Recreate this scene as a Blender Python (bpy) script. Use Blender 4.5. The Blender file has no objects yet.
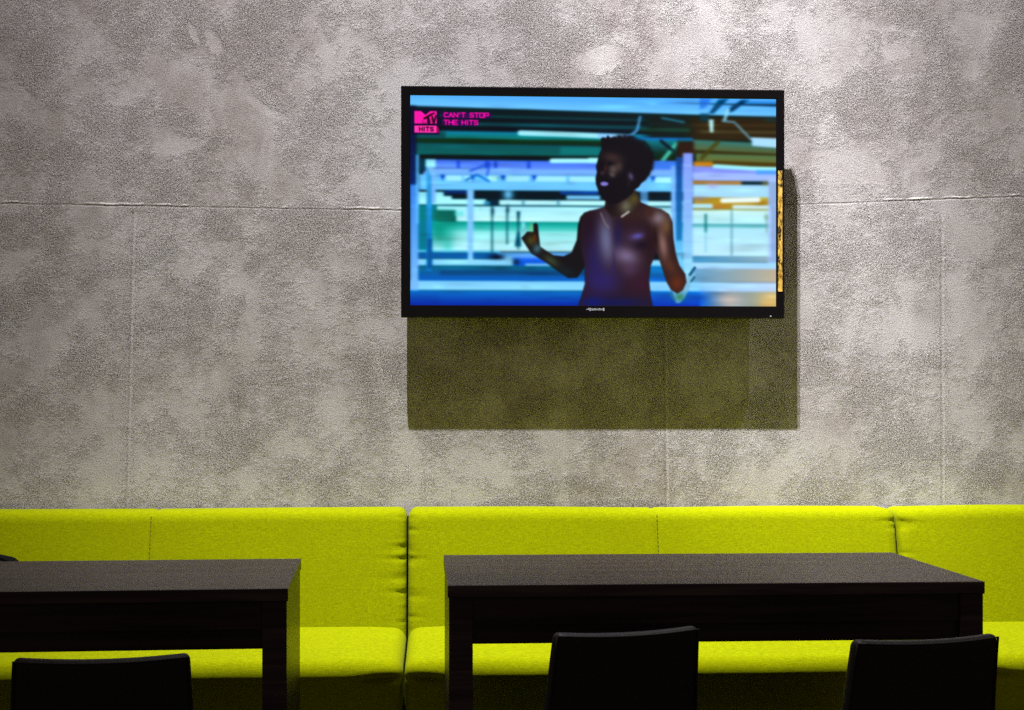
import bpy, bmesh, math, random
import numpy as np
from mathutils import Vector, Matrix

# ---------------------------------------------------------------- camera
F, CX, CY = 1500.0, 512.0, 405.0          # focal length in px, eye level row
E, D = 1.16, 5.0                          # eye height, distance to the wall
YAW = math.atan(80.0 / F)
SC = bpy.context.scene
COL = SC.collection
cam_d = bpy.data.cameras.new('camera')
cam = bpy.data.objects.new('camera', cam_d)
COL.objects.link(cam)
cam.location = (0, 0, E)
cam.rotation_euler = (math.pi / 2, 0, -YAW)
cam_d.sensor_width = 36.0
cam_d.sensor_fit = 'HORIZONTAL'
cam_d.lens = F / 1024 * 36.0
cam_d.shift_y = (CY - 355.0) / 1024.0
SC.camera = cam

# ---------------------------------------------------------------- exposure, world, lamps
SC.view_settings.view_transform = 'Standard'
SC.view_settings.look = 'None'
SC.view_settings.exposure = 0.0
SC.view_settings.gamma = 1.0
SC.view_settings.use_curve_mapping = False
SC.cycles.use_denoising = False
SC.cycles.max_bounces = 8

world = bpy.data.worlds.new('world')
SC.world = world
world.use_nodes = True
wb = world.node_tree.nodes['Background']
wb.inputs[0].default_value = (1.0, 0.77, 0.62, 1)
wb.inputs[1].default_value = 0.15


def ray(px, py):
    x, z = (px - CX) / F, (CY - py) / F
    c, s = math.cos(YAW), math.sin(YAW)
    return Vector((x * c + s, -x * s + c, z))


def at_y(px, py, y):
    r = ray(px, py)
    t = y / r.y
    return Vector((r.x * t, y, E + r.z * t))


def at_z(px, py, z):
    r = ray(px, py)
    t = (z - E) / r.z
    return Vector((r.x * t, r.y * t, z))


def spot(name, loc, target, watts, angle, blend, color, radius):
    d = bpy.data.lights.new(name, 'SPOT')
    d.energy, d.spot_size, d.spot_blend = watts, math.radians(angle), blend
    d.color, d.shadow_soft_size = color, radius
    o = bpy.data.objects.new(name, d)
    COL.objects.link(o)
    o.location = loc
    o.rotation_euler = (Vector(target) - Vector(loc)).to_track_quat('-Z', 'Y').to_euler()
    return o


spot('spot_lamp', (-0.62, 2.8, 10.0), at_y(600, 290, D), 8600, 35, 1.0, (0.995, 0.98, 0.995), 0.035)
spot('spot_lamp', (-0.38, 2.8, 10.0), at_y(735, 60, D), 6000, 11, 1.0, (0.995, 0.975, 1.0), 0.03)
spot('spot_lamp', (4.2, 2.8, 10.0), at_y(800, 300, D), 700, 24, 1.0, (1.0, 0.95, 0.92), 0.03)


# ---------------------------------------------------------------- materials
def lin(c):
    c = c / 255.0
    return c / 12.92 if c <= 0.04045 else ((c + 0.055) / 1.055) ** 2.4


def rgb(r, g, b):
    return (lin(r), lin(g), lin(b), 1)


class NT:
    def __init__(self, name):
        self.m = bpy.data.materials.new(name)
        self.m.use_nodes = True
        self.t = self.m.node_tree
        self.b = self.t.nodes['Principled BSDF']

    def n(self, kind, **kw):
        nd = self.t.nodes.new(kind)
        for k, v in kw.items():
            if hasattr(nd, k):
                setattr(nd, k, v)
            else:
                nd.inputs[k.replace('_', ' ')].default_value = v
        return nd

    def l(self, a, b):
        self.t.links.new(a, b)

    def val(self, sock, v):
        if hasattr(v, 'is_linked'):
            self.l(v, sock)
        else:
            sock.default_value = v

    def math(self, op, a, b=0.0, c=0.0, clamp=False):
        nd = self.t.nodes.new('ShaderNodeMath')
        nd.operation, nd.use_clamp = op, clamp
        for i, v in enumerate((a, b, c)):
            self.val(nd.inputs[i], v)
        return nd.outputs[0]

    def noise(self, vec, scale, detail=2.0, rough=0.5, dist=0.0):
        nd = self.n('ShaderNodeTexNoise')
        nd.inputs['Scale'].default_value = scale
        nd.inputs['Detail'].default_value = detail
        nd.inputs['Roughness'].default_value = rough
        nd.inputs['Distortion'].default_value = dist
        self.l(vec, nd.inputs['Vector'])
        return nd.outputs[0]

    def step(self, v, a, b, lo=0.0, hi=1.0):
        nd = self.n('ShaderNodeMapRange')
        nd.interpolation_type = 'SMOOTHSTEP'
        self.l(v, nd.inputs[0])
        for i, x in zip((1, 2, 3, 4), (a, b, lo, hi)):
            nd.inputs[i].default_value = x
        return nd.outputs[0]

    def mix(self, f, a, b, mode='MIX'):
        nd = self.n('ShaderNodeMix')
        nd.data_type, nd.blend_type = 'RGBA', mode
        self.val(nd.inputs[0], f)
        self.val(nd.inputs[6], a)
        self.val(nd.inputs[7], b)
        return nd.outputs[2]

    def coords(self, scale=(1, 1, 1), loc=(0, 0, 0)):
        tc = self.n('ShaderNodeTexCoord')
        mp = self.n('ShaderNodeMapping')
        mp.inputs['Scale'].default_value = scale
        mp.inputs['Location'].default_value = loc
        self.l(tc.outputs['Object'], mp.inputs[0])
        return mp.outputs[0]

    def bump(self, h, strength, dist):
        nd = self.n('ShaderNodeBump')
        nd.inputs['Strength'].default_value = strength
        nd.inputs['Distance'].default_value = dist
        self.l(h, nd.inputs['Height'])
        self.l(nd.outputs[0], self.b.inputs['Normal'])


def concrete_mat():
    k = NT('rough_concrete')
    v = k.coords()
    sep = k.n('ShaderNodeSeparateXYZ')
    k.l(v, sep.inputs[0])
    X, Z = sep.outputs[0], sep.outputs[2]
    big = k.noise(v, 1.3, 5, 0.62)                     # trowelled patches
    mid = k.noise(k.coords(loc=(3.1, 0, 7.7)), 4.2, 9, 0.72)
    cloud = k.noise(k.coords((1.0, 1, 0.75), (5.7, 0, 1.2)), 9.0, 8, 0.7, 0.15)
    veins = k.noise(k.coords((1.0, 1, 0.5), (9, 0, 2)), 3.0, 4, 0.55, 0.6)
    fine = k.noise(v, 125.0, 4, 0.7)
    grain = k.noise(v, 190.0, 4, 0.8)
    sand = k.noise(k.coords(loc=(2, 0, 9)), 250.0, 3, 0.75)
    rough = k.step(mid, 0.43, 0.60)                    # where the plaster is pitted
    pits = k.step(grain, 0.36, 0.46, 1.0, 0.0)
    pitm = k.math('MULTIPLY', pits, k.math('MULTIPLY_ADD', rough, 0.9, 0.10))
    scratch = k.step(k.noise(k.coords((40, 1, 140), (1, 0, 5)), 1.0, 4, 0.7, 0.5), 0.27, 0.36, 1.0, 0.0)
    scratch = k.math('MULTIPLY', scratch, k.step(cloud, 0.42, 0.6))
    # construction joints -----------------------------------------------------
    wob = k.math('MULTIPLY', k.math('SUBTRACT', k.noise(v, 14.0, 5, 0.6), 0.5), 0.012)

    def joint(line, a, b, s0, s1, along):
        # line: distance from a straight joint; s0..s1 the stretch of wall it covers
        dd = k.math('ABSOLUTE', k.math('ADD', line, wob))
        m = k.step(dd, a, b, 1.0, 0.0)
        e = k.math('MULTIPLY', k.step(along, s0, s0 + 0.03), k.step(along, s1 - 0.03, s1, 1.0, 0.0))
        return k.math('MULTIPLY', m, e)

    def hline(p0, p1):
        A, B = at_y(*p0, D), at_y(*p1, D)
        sl = (B.z - A.z) / (B.x - A.x)
        return k.math('SUBTRACT', Z, k.math('MULTIPLY_ADD', X, sl, A.z - sl * A.x))

    def vline(p0, p1):
        A, B = at_y(*p0, D), at_y(*p1, D)
        sl = (B.x - A.x) / (B.z - A.z)
        return k.math('SUBTRACT', X, k.math('MULTIPLY_ADD', Z, sl, A.x - sl * A.z))
    xl = at_y(460, 205, D).x
    zt = at_y(130, 206, D).z
    breaks = k.step(k.noise(k.coords((1, 1, 0.2), (2.4, 0, 0)), 7.0, 4, 0.65), 0.47, 0.60)
    lh, rh = hline((0, 203), (400, 210)), hline((800, 204), (1024, 196))
    def shift(s, dz):
        return k.math('ADD', s, dz)
    ridge = k.math('MAXIMUM', joint(shift(lh, -0.004), 0.0012, 0.0045, -9, xl, X), joint(shift(rh, -0.004), 0.0012, 0.0045, xl, 9, X))
    ridge = k.math('MULTIPLY', ridge, breaks)
    groove = k.math('MAXIMUM', joint(shift(lh, 0.002), 0.001, 0.004, -9, xl, X), joint(shift(rh, 0.002), 0.001, 0.004, xl, 9, X))
    groove = k.math('MULTIPLY', groove, k.math('MULTIPLY_ADD', breaks, 0.75, 0.25))
    vs = [vline((134, 204), (127, 505)), vline((665, 318), (667, 505)), vline((942, 200), (943, 505))]
    vr = vg = None
    for s in vs:
        a = joint(shift(s, -0.004), 0.002, 0.006, -1, zt, Z)
        b = joint(shift(s, 0.004), 0.0015, 0.005, -1, zt, Z)
        vr = a if vr is None else k.math('MAXIMUM', vr, a)
        vg = b if vg is None else k.math('MAXIMUM', vg, b)
    near = None
    for s in vs:
        a = joint(s, 0.006, 0.05, -1, zt, Z)
        near = a if near is None else k.math('MAXIMUM', near, a)
    pitm = k.math('MAXIMUM', pitm, k.math('MULTIPLY', pits, k.math('MULTIPLY', near, 1.0)))
    # smooth dabs left by the trowel
    dab = None
    edge = k.noise(k.coords(loc=(6, 0, 3)), 22.0, 6, 0.7)
    for (dx, dy, rx, ry, deg) in ((213, 40, 7, 14, 30), (194, 33, 4, 12, 28), (325, 50, 11, 9, 0), (262, 107, 5, 26, 62),
                                  (175, 145, 32, 9, 8), (892, 50, 17, 13, -20), (470, 55, 12, 30, 12), (600, 58, 24, 14, 10), (250, 330, 14, 40, -8)):
        P0 = at_y(dx, dy, D)
        cs, sn = math.cos(math.radians(deg)), math.sin(math.radians(deg))
        U = k.math('ADD', k.math('MULTIPLY', k.math('SUBTRACT', X, P0.x), cs / (rx * 0.00333)), k.math('MULTIPLY', k.math('SUBTRACT', Z, P0.z), sn / (rx * 0.00333)))
        W = k.math('ADD', k.math('MULTIPLY', k.math('SUBTRACT', X, P0.x), -sn / (ry * 0.00333)), k.math('MULTIPLY', k.math('SUBTRACT', Z, P0.z), cs / (ry * 0.00333)))
        r2 = k.math('ADD', k.math('MULTIPLY', U, U), k.math('MULTIPLY', W, W))
        r2 = k.math('ADD', r2, k.math('MULTIPLY', k.math('SUBTRACT', edge, 0.5), 4.5))
        dm = k.step(r2, 0.3, 1.35, 1.0, 0.0)
        dab = dm if dab is None else k.math('MAXIMUM', dab, dm)
    keep = k.math('SUBTRACT', 1.0, k.math('MULTIPLY', dab, 0.8))
    pitm = k.math('MULTIPLY', pitm, keep)
    rough = k.math('MULTIPLY', rough, keep)
    # colour ------------------------------------------------------------------
    c = k.mix(k.step(big, 0.36, 0.64), rgb(160, 151, 149), rgb(196, 192, 193))
    c = k.mix(k.math('MULTIPLY', k.step(cloud, 0.40, 0.62), 0.45), c, rgb(206, 202, 203))
    c = k.mix(k.math('MULTIPLY', k.step(mid, 0.40, 0.66), 0.32), c, rgb(138, 129, 124))
    c = k.mix(k.math('MULTIPLY', k.step(veins, 0.58, 0.68), 0.45), c, rgb(212, 208, 208))
    c = k.mix(k.math('MULTIPLY', dab, 0.32), c, rgb(204, 199, 199))
    c = k.mix(k.math('MULTIPLY', pitm, 0.62), c, rgb(60, 56, 53))
    c = k.mix(k.math('MULTIPLY', k.math('MULTIPLY', k.step(fine, 0.33, 0.43, 1.0, 0.0), rough), 0.6), c, rgb(84, 78, 75))
    gr = k.math('MULTIPLY', k.math('MULTIPLY_ADD', rough, 0.55, 0.30), keep)
    c = k.mix(k.math('MULTIPLY', k.step(sand, 0.40, 0.52, 1.0, 0.0), gr), c, rgb(104, 98, 95))
    c = k.mix(k.math('MULTIPLY', k.step(sand, 0.52, 0.66), gr), c, rgb(236, 233, 234))
    c = k.mix(k.math('MULTIPLY', scratch, 0.5), c, rgb(84, 78, 74))
    c = k.mix(k.math('MULTIPLY', groove, 0.7), c, rgb(45, 42, 40))
    c = k.mix(k.math('MULTIPLY', ridge, 0.6), c, rgb(236, 232, 230))
    c = k.mix(k.math('MULTIPLY', vr, 0.3), c, rgb(225, 222, 220))
    c = k.mix(k.math('MULTIPLY', vg, 0.13), c, rgb(70, 65, 62))
    k.l(c, k.b.inputs['Base Color'])
    k.b.inputs['Roughness'].default_value = 0.82
    k.b.inputs['Specular IOR Level'].default_value = 0.25
    h = k.math('MULTIPLY', mid, 0.10)
    h = k.math('ADD', h, k.math('MULTIPLY', pitm, -0.55))
    h = k.math('ADD', h, k.math('MULTIPLY', fine, k.math('MULTIPLY_ADD', rough, 0.25, 0.08)))
    h = k.math('ADD', h, k.math('MULTIPLY', k.math('ADD', grain, sand), k.math('MULTIPLY_ADD', rough, 0.30, 0.22)))
    h = k.math('ADD', h, k.math('MULTIPLY', scratch, -0.3))
    h = k.math('ADD', h, k.math('MULTIPLY', ridge, 0.6))
    h = k.math('ADD', h, k.math('MULTIPLY', groove, -0.8))
    h = k.math('ADD', h, k.math('MULTIPLY', vr, 0.08))
    h = k.math('ADD', h, k.math('MULTIPLY', vg, -0.2))
    k.bump(h, 0.9, 0.005)
    return k.m


def fabric_mat():
    k = NT('lime_woven_fabric')
    v = k.coords()
    warp = k.noise(k.coords((420, 420, 70)), 1.0, 2, 0.6)
    weft = k.noise(k.coords((70, 90, 480)), 1.0, 2, 0.6)
    w = k.math('ADD', warp, weft)
    c = k.mix(k.step(w, 0.7, 1.35), rgb(126, 134, 0), rgb(156, 165, 0))
    c = k.mix(k.math('MULTIPLY', k.step(k.noise(v, 7, 4), 0.4, 0.7), 0.3), c, rgb(138, 142, 0))
    k.l(c, k.b.inputs['Base Color'])
    k.b.inputs['Roughness'].default_value = 0.9
    k.b.inputs['Specular IOR Level'].default_value = 0.03
    k.b.inputs['Sheen Weight'].default_value = 0.03
    k.b.inputs['Sheen Tint'].default_value = (0.9, 1.0, 0.4, 1)
    k.bump(w, 0.25, 0.0015)
    return k.m


def wood_mat():
    k = NT('dark_wenge_wood')
    g = k.noise(k.coords((2.5, 60, 60)), 1.0, 5, 0.6, 0.3)
    c = k.mix(k.step(g, 0.35, 0.7), rgb(26, 17, 18), rgb(46, 34, 34))
    k.l(c, k.b.inputs['Base Color'])
    k.b.inputs['Roughness'].default_value = 0.36
    k.b.inputs['Specular IOR Level'].default_value = 0.16
    k.bump(g, 0.08, 0.001)
    return k.m


def leather_mat():
    k = NT('dark_leather')
    v = k.coords()
    g = k.noise(v, 220, 3, 0.6)
    c = k.mix(k.step(g, 0.35, 0.7), rgb(24, 21, 22), rgb(34, 29, 29))
    k.l(c, k.b.inputs['Base Color'])
    k.b.inputs['Roughness'].default_value = 0.5
    k.b.inputs['Specular IOR Level'].default_value = 0.22
    k.bump(g, 0.15, 0.001)
    return k.m


def plain_mat(name, col, rough=0.5, metal=0.0, noise=0.12, scale=40, spec=0.5):
    k = NT(name)
    g = k.noise(k.coords(), scale, 3, 0.6)
    a = tuple(x * (1 - noise) for x in col[:3]) + (1,)
    b = tuple(x * (1 + noise) for x in col[:3]) + (1,)
    k.l(k.mix(g, a, b), k.b.inputs['Base Color'])
    k.b.inputs['Roughness'].default_value = rough
    k.b.inputs['Metallic'].default_value = metal
    k.b.inputs['Specular IOR Level'].default_value = spec
    return k.m


def reflection_mat():  # warm reflection put into the base colour, gold broken by dark cracks
    k = NT('gold_reflection')
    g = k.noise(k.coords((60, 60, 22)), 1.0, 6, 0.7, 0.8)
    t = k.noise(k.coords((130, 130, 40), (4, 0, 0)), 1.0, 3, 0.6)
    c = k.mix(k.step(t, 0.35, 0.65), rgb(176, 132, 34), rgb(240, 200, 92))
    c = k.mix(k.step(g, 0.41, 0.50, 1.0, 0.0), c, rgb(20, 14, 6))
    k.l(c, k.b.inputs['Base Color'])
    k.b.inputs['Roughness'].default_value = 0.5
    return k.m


def screen_mat():
    k = NT('lit_screen')
    at = k.n('ShaderNodeAttribute')
    at.attribute_name = 'picture'
    k.b.inputs['Base Color'].default_value = (0.004, 0.004, 0.005, 1)
    k.b.inputs['Roughness'].default_value = 0.35
    k.b.inputs['Specular IOR Level'].default_value = 0.04
    k.l(at.outputs['Color'], k.b.inputs['Emission Color'])
    k.b.inputs['Emission Strength'].default_value = 1.0
    return k.m


M_WALL, M_FAB, M_WOOD, M_LEA = concrete_mat(), fabric_mat(), wood_mat(), leather_mat()
M_FLOOR = plain_mat('dark_floor', rgb(48, 42, 38), 0.5, 0, 0.25, 6)
M_GLOSS = plain_mat('black_gloss_plastic', (0.006, 0.005, 0.006, 1), 0.12, 0, 0.1, 20, 0.12)
M_MATT = plain_mat('black_matt_plastic', (0.01, 0.01, 0.01, 1), 0.6)
M_BASE = plain_mat('black_plinth', (0.012, 0.011, 0.01, 1), 0.6)
M_THREAD = plain_mat('dark_thread', rgb(120, 124, 0), 0.9)
M_STEEL = plain_mat('grey_steel', (0.25, 0.25, 0.25, 1), 0.4, 1.0)
M_PRINT = plain_mat('silver_print', rgb(190, 195, 200), 0.4)
M_CLOTH = plain_mat('black_cloth', (0.005, 0.0045, 0.005, 1), 0.9, 0, 0.3, 60, 0.05)
M_REFLECTION, M_SCREEN = reflection_mat(), screen_mat()


# ---------------------------------------------------------------- mesh helpers
def obj(name, verts, faces, mat, parent=None, smooth=False):
    me = bpy.data.meshes.new(name)
    me.from_pydata([tuple(v) for v in verts], [], faces)
    me.update()
    if smooth:
        me.polygons.foreach_set('use_smooth', [True] * len(me.polygons))
    me.materials.append(mat)
    o = bpy.data.objects.new(name, me)
    COL.objects.link(o)
    o.parent = parent
    return o


def from_bm(name, bm, mat, parent=None, smooth=False):
    me = bpy.data.meshes.new(name)
    bmesh.ops.recalc_face_normals(bm, faces=bm.faces[:])
    bm.to_mesh(me)
    bm.free()
    if smooth:
        me.polygons.foreach_set('use_smooth', [True] * len(me.polygons))
    me.materials.append(mat)
    o = bpy.data.objects.new(name, me)
    COL.objects.link(o)
    o.parent = parent
    return o


def add_box(bm, x0, x1, y0, y1, z0, z1, bev=0.0, seg=2, taper=None):
    r = bmesh.ops.create_cube(bm, size=1.0)
    vs = r['verts']
    for v in vs:
        top = v.co.z > 0
        v.co = Vector((x0 + (v.co.x + .5) * (x1 - x0), y0 + (v.co.y + .5) * (y1 - y0), z0 + (v.co.z + .5) * (z1 - z0)))
        if taper and not top:
            cx, cy = (x0 + x1) / 2, (y0 + y1) / 2
            v.co.x = cx + (v.co.x - cx) * taper
            v.co.y = cy + (v.co.y - cy) * taper
    if bev:
        es = list({e for v in vs for e in v.link_edges})
        bmesh.ops.bevel(bm, geom=es, offset=bev, segments=seg, profile=0.5, affect='EDGES')


def box(name, b, mat, parent=None, bev=0.002, seg=2, taper=None):
    bm = bmesh.new()
    add_box(bm, *b, bev, seg, taper)
    return from_bm(name, bm, mat, parent)


def thing(name, label, cat, loc, rz=0.0, group=None):
    o = bpy.data.objects.new(name, None)
    o.empty_display_size = 0.1
    COL.objects.link(o)
    o.location = loc
    o.rotation_euler = (0, 0, rz)
    o['label'], o['category'] = label, cat
    if group:
        o['group'] = group
    return o


def rounded(size, rad, step, deform=None):
    """rounded box centred on x,y with its base at z=0; fine grid so it can be dented"""
    sx, sy, sz = size
    idx, vs, fs = {}, [], []

    def vid(p):
        key = tuple(round(c, 5) for c in p)
        if key not in idx:
            idx[key] = len(vs)
            vs.append(p)
        return idx[key]

    def axis(length, r):
        n = max(2, int(length / step))
        a = np.linspace(-length / 2 + r, length / 2 - r, n + 1)
        e = r * (1 - np.cos(np.linspace(0, math.pi / 2, 6)[:-1])) * 1.0
        return np.concatenate([-length / 2 + e, a, length / 2 - e[::-1]])
    ax = [axis(sx, rad), axis(sy, rad), axis(sz, rad)]
    half = (sx / 2, sy / 2, sz / 2)
    for d in range(3):
        u, w = (d + 1) % 3, (d + 2) % 3
        for s in (-1, 1):
            for i in range(len(ax[u]) - 1):
                for j in range(len(ax[w]) - 1):
                    q = []
                    for (a, b) in ((i, j), (i + 1, j), (i + 1, j + 1), (i, j + 1)):
                        p = [0, 0, 0]
                        p[d], p[u], p[w] = s * half[d], ax[u][a], ax[w][b]
                        q.append(vid(tuple(p)))
                    fs.append(q if s > 0 else q[::-1])
    V = np.array(vs)
    inner = np.array(half) - rad
    c = np.clip(V, -inner, inner)
    dv = V - c
    ln = np.linalg.norm(dv, axis=1, keepdims=True)
    N = dv / np.maximum(ln, 1e-9)
    V = c + N * rad
    V[:, 2] += sz / 2
    if deform:
        V = deform(V, N)
    return V, fs


def hash_noise(seed, n):
    r = np.random.RandomState(seed)
    return r.rand(n)


def vnoise(t, seed):
    """1-D value noise"""
    tab = hash_noise(seed, 512)
    i = np.floor(t).astype(int)
    f = t - i
    f = f * f * (3 - 2 * f)
    return tab[i % 512] * (1 - f) + tab[(i + 1) % 512] * f


# ---------------------------------------------------------------- the room
w = box('wall_back', (-6, 8, D, D + 0.2, 0, 11), M_WALL, None, bev=0)
w['kind'] = 'structure'
fl = box('floor', (-6, 8, -1.5, D + 0.2, -0.1, 0), M_FLOOR, None, bev=0)
fl['kind'] = 'structure'

# ---------------------------------------------------------------- green banquettes
SEAT_Z, BACK_Z = 0.455, 0.823
SEAT_FRONT = 4.13


def make_bench(x0, x1, seam, label, seed):
    L = x1 - x0
    cx = (x0 + x1) / 2
    root = thing('banquette_section', label, 'bench', (cx, D - 0.42, 0), 0, 'green banquette sections along the wall')
    root['group'] = 'green banquette sections along the wall'
    yo = D - 0.42
    # back cushion, leaning towards the wall
    bh, bt = 0.50, 0.17
    base_z = BACK_Z - bh

    def dent_back(V, N):
        x, z = V[:, 0].copy(), V[:, 2].copy()
        front = np.clip(-N[:, 1], 0, 1)
        e = np.minimum(x + L / 2, L / 2 - x)
        V[:, 1] -= front * 0.006 * np.sin(np.clip(z / bh, 0, 1) * math.pi)
        # seam of the cover
        sd = np.exp(-((x - (seam - cx)) / 0.006) ** 2)
        V -= N * (sd * 0.005)[:, None]
        # puckered ends
        sgn = np.where(x > 0, 31.0, 0.0)
        lng = 0.007 + 0.028 * vnoise(z * 31 + sgn, seed + 6) ** 2
        pk = np.exp(-e / lng) * np.clip(vnoise(z * 78 + seed + sgn, seed) - 0.52, 0, 1)
        V[:, 1] += front * pk * 0.045
        V[:, 1] += front * np.exp(-((e - 0.022) / 0.004) ** 2) * 0.0015
        # soft top edge
        V[:, 2] += (vnoise(x * 2.3 + 40, seed + 2) - 0.5) * 0.006 * np.clip(z / bh, 0, 1)
        # recline
        V[:, 1] += (V[:, 2] - bh) * math.tan(math.radians(13))
        V[:, 2] += base_z
        return V
    V, fs = rounded((L - 0.005, bt, bh), 0.030, 0.007, dent_back)
    V[:, 1] += D - yo - bt / 2 - 0.016
    back = obj('backrest', V, fs, M_FAB, root, True)
    # stitched seam down the middle of the back cushion
    bm = bmesh.new()
    for i in range(34):
        z = bh * (0.06 + 0.92 * i / 34)
        y = (z - bh) * math.tan(math.radians(13)) + (D - yo - bt - 0.016) - 0.006 * math.sin(z / bh * math.pi) + 0.0035
        if z > bh - 0.030:
            t = z - (bh - 0.030)
            y += 0.030 - math.sqrt(max(0.0, 0.030 ** 2 - t * t))
        add_box(bm, seam - cx - 0.0012, seam - cx + 0.0012, y - 0.0015, y + 0.003, base_z + z, base_z + z + 0.007)
    from_bm('stitching', bm, M_THREAD, back)
    box('gap_shade_panel', (-L / 2, L / 2, D - 0.013 - yo, D - 0.002 - yo, 0.06, BACK_Z - 0.03), M_BASE, root, 0.001)  # black panel added behind the cushions so the gaps between sections look dark
    # seat cushion
    sh = 0.17
    sy = D - 0.15 - SEAT_FRONT

    def dent_seat(V, N):
        x, y = V[:, 0].copy(), V[:, 1].copy()
        up = np.clip(N[:, 2], 0, 1)
        fr = np.clip(-N[:, 1], 0, 1)
        e = np.minimum(x + L / 2, L / 2 - x)
        V[:, 2] += up * 0.012 * np.clip(e / 0.12, 0, 1) ** 0.5 * np.cos(y / sy * 2.2)
        pk = np.exp(-e / 0.03) * (vnoise(y * 40 + 7, seed + 9) - 0.4)
        V[:, 2] -= up * pk * 0.008
        sgn = np.where(x > 0, 0.0, 1.0)
        drag = np.exp(-((e - 0.07) / 0.06) ** 2) * np.exp(-((V[:, 2] - 0.125 + e * 0.10) / 0.010) ** 2)
        V[:, 1] += fr * drag * 0.016
        V[:, 1] += fr * (vnoise(x * 9 + 60, seed + 3) - 0.5) * 0.008
        V[:, 1] += np.clip(0.13 - V[:, 2], 0, 1) * 0.30 * (y < 0)      # front tucks under
        return V
    V, fs = rounded((L - 0.005, sy, sh), 0.036, 0.011, dent_seat)
    V[:, 1] += (SEAT_FRONT + D - 0.15) / 2 - yo
    V[:, 2] += SEAT_Z - sh
    obj('seat', V, fs, M_FAB, root, True)
    # upholstered box under the seat, plinth and feet
    box('base', (-L / 2 + 0.003, L / 2 - 0.003, SEAT_FRONT + 0.06 - yo, D - 0.02 - yo, 0.06, SEAT_Z - sh + 0.012), M_FAB, root, 0.01, 3)
    for fx in (-L / 2 + 0.12, L / 2 - 0.12):
        for fy in (SEAT_FRONT + 0.14 - yo, D - 0.12 - yo):
            box('foot', (fx - 0.03, fx + 0.03, fy - 0.03, fy + 0.03, 0.0, 0.062), M_BASE, root, 0.004)
    return root


FACE = D - 0.19
g1, g2 = at_y(407.5, 560, FACE).x, at_y(897, 530, FACE).x
UL = g2 - g1
make_bench(g1 - UL, g1, at_y(151, 530, FACE).x, 'left lime green upholstered bench section behind the left table', 11)
make_bench(g1, g2, at_y(657, 530, FACE).x, 'middle lime green bench section directly below the television', 23)
make_bench(g2, g2 + UL, g2 + UL / 2, 'right lime green bench section, cut off by the right picture edge', 37)

# ---------------------------------------------------------------- tables
TZ = 0.76


def make_table(corner_right_front, length, depth, rz, label):
    """origin: middle of the table on the floor"""
    c, s = math.cos(rz), math.sin(rz)
    off = Vector((-length / 2, depth / 2, 0))
    o = Vector((corner_right_front.x + off.x * c - off.y * s, corner_right_front.y + off.x * s + off.y * c, 0))
    root = thing('dining_table', label, 'table', o, rz, 'dark wooden tables')
    hl, hd = length / 2, depth / 2
    box('tabletop', (-hl, hl, -hd, hd, TZ - 0.028, TZ), M_WOOD, root, 0.0015)
    lw = 0.053
    i = 0.003
    for sx in (-1, 1):                                   # full depth end panels
        xa = sx * (hl - i)
        xb = xa - sx * lw
        box('side_panel', (min(xa, xb), max(xa, xb), -hd + i, hd - i, 0, TZ - 0.0275), M_WOOD, root, 0.0015)
    a0, a1 = TZ - 0.134, TZ - 0.0275
    for sy in (-1, 1):
        ya = sy * (hd - i - 0.008)
        yb = ya - sy * 0.02
        box('apron', (-hl + i + lw - 0.002, hl - i - lw + 0.002, min(ya, yb), max(ya, yb), a0 + 0.044, a1), M_WOOD, root, 0.001)
        yc = ya - sy * 0.01
        yd = yc - sy * 0.02
        box('rail', (-hl + i + lw - 0.002, hl - i - lw + 0.002, min(yc, yd), max(yc, yd), a0, a0 + 0.045), M_WOOD, root, 0.001)
    return root


fr, fL = at_z(985, 581.5, TZ), at_z(448.5, 588, TZ)
br, bL = at_z(898, 553.2, TZ), at_z(446, 556, TZ)
print('TABLE', fr, fL, br, bL, (fr - fL).length, (br - bL).length, (br - fr).length, (bL - fL).length)
TL = (fr - fL).length
TD = ((br - fr).length + (bL - fL).length) / 2
rz_r = math.atan2(fr.y - fL.y, fr.x - fL.x)
make_table(fr, TL, TD, math.radians(0.35), 'long dark brown wooden table below the television, both ends in view')
lr, lb = at_z(288, 588.5, TZ), at_z(301, 558.5, TZ)
print('LEFT', lr, lb, (lb - lr).length, 'rot', math.degrees(math.atan2(-(lb.x - lr.x), lb.y - lr.y)), math.degrees(rz_r))
make_table(lr, TL, (lb - lr).length, math.radians(2.4), 'dark brown wooden table at left, cut off by the picture edge')


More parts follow.
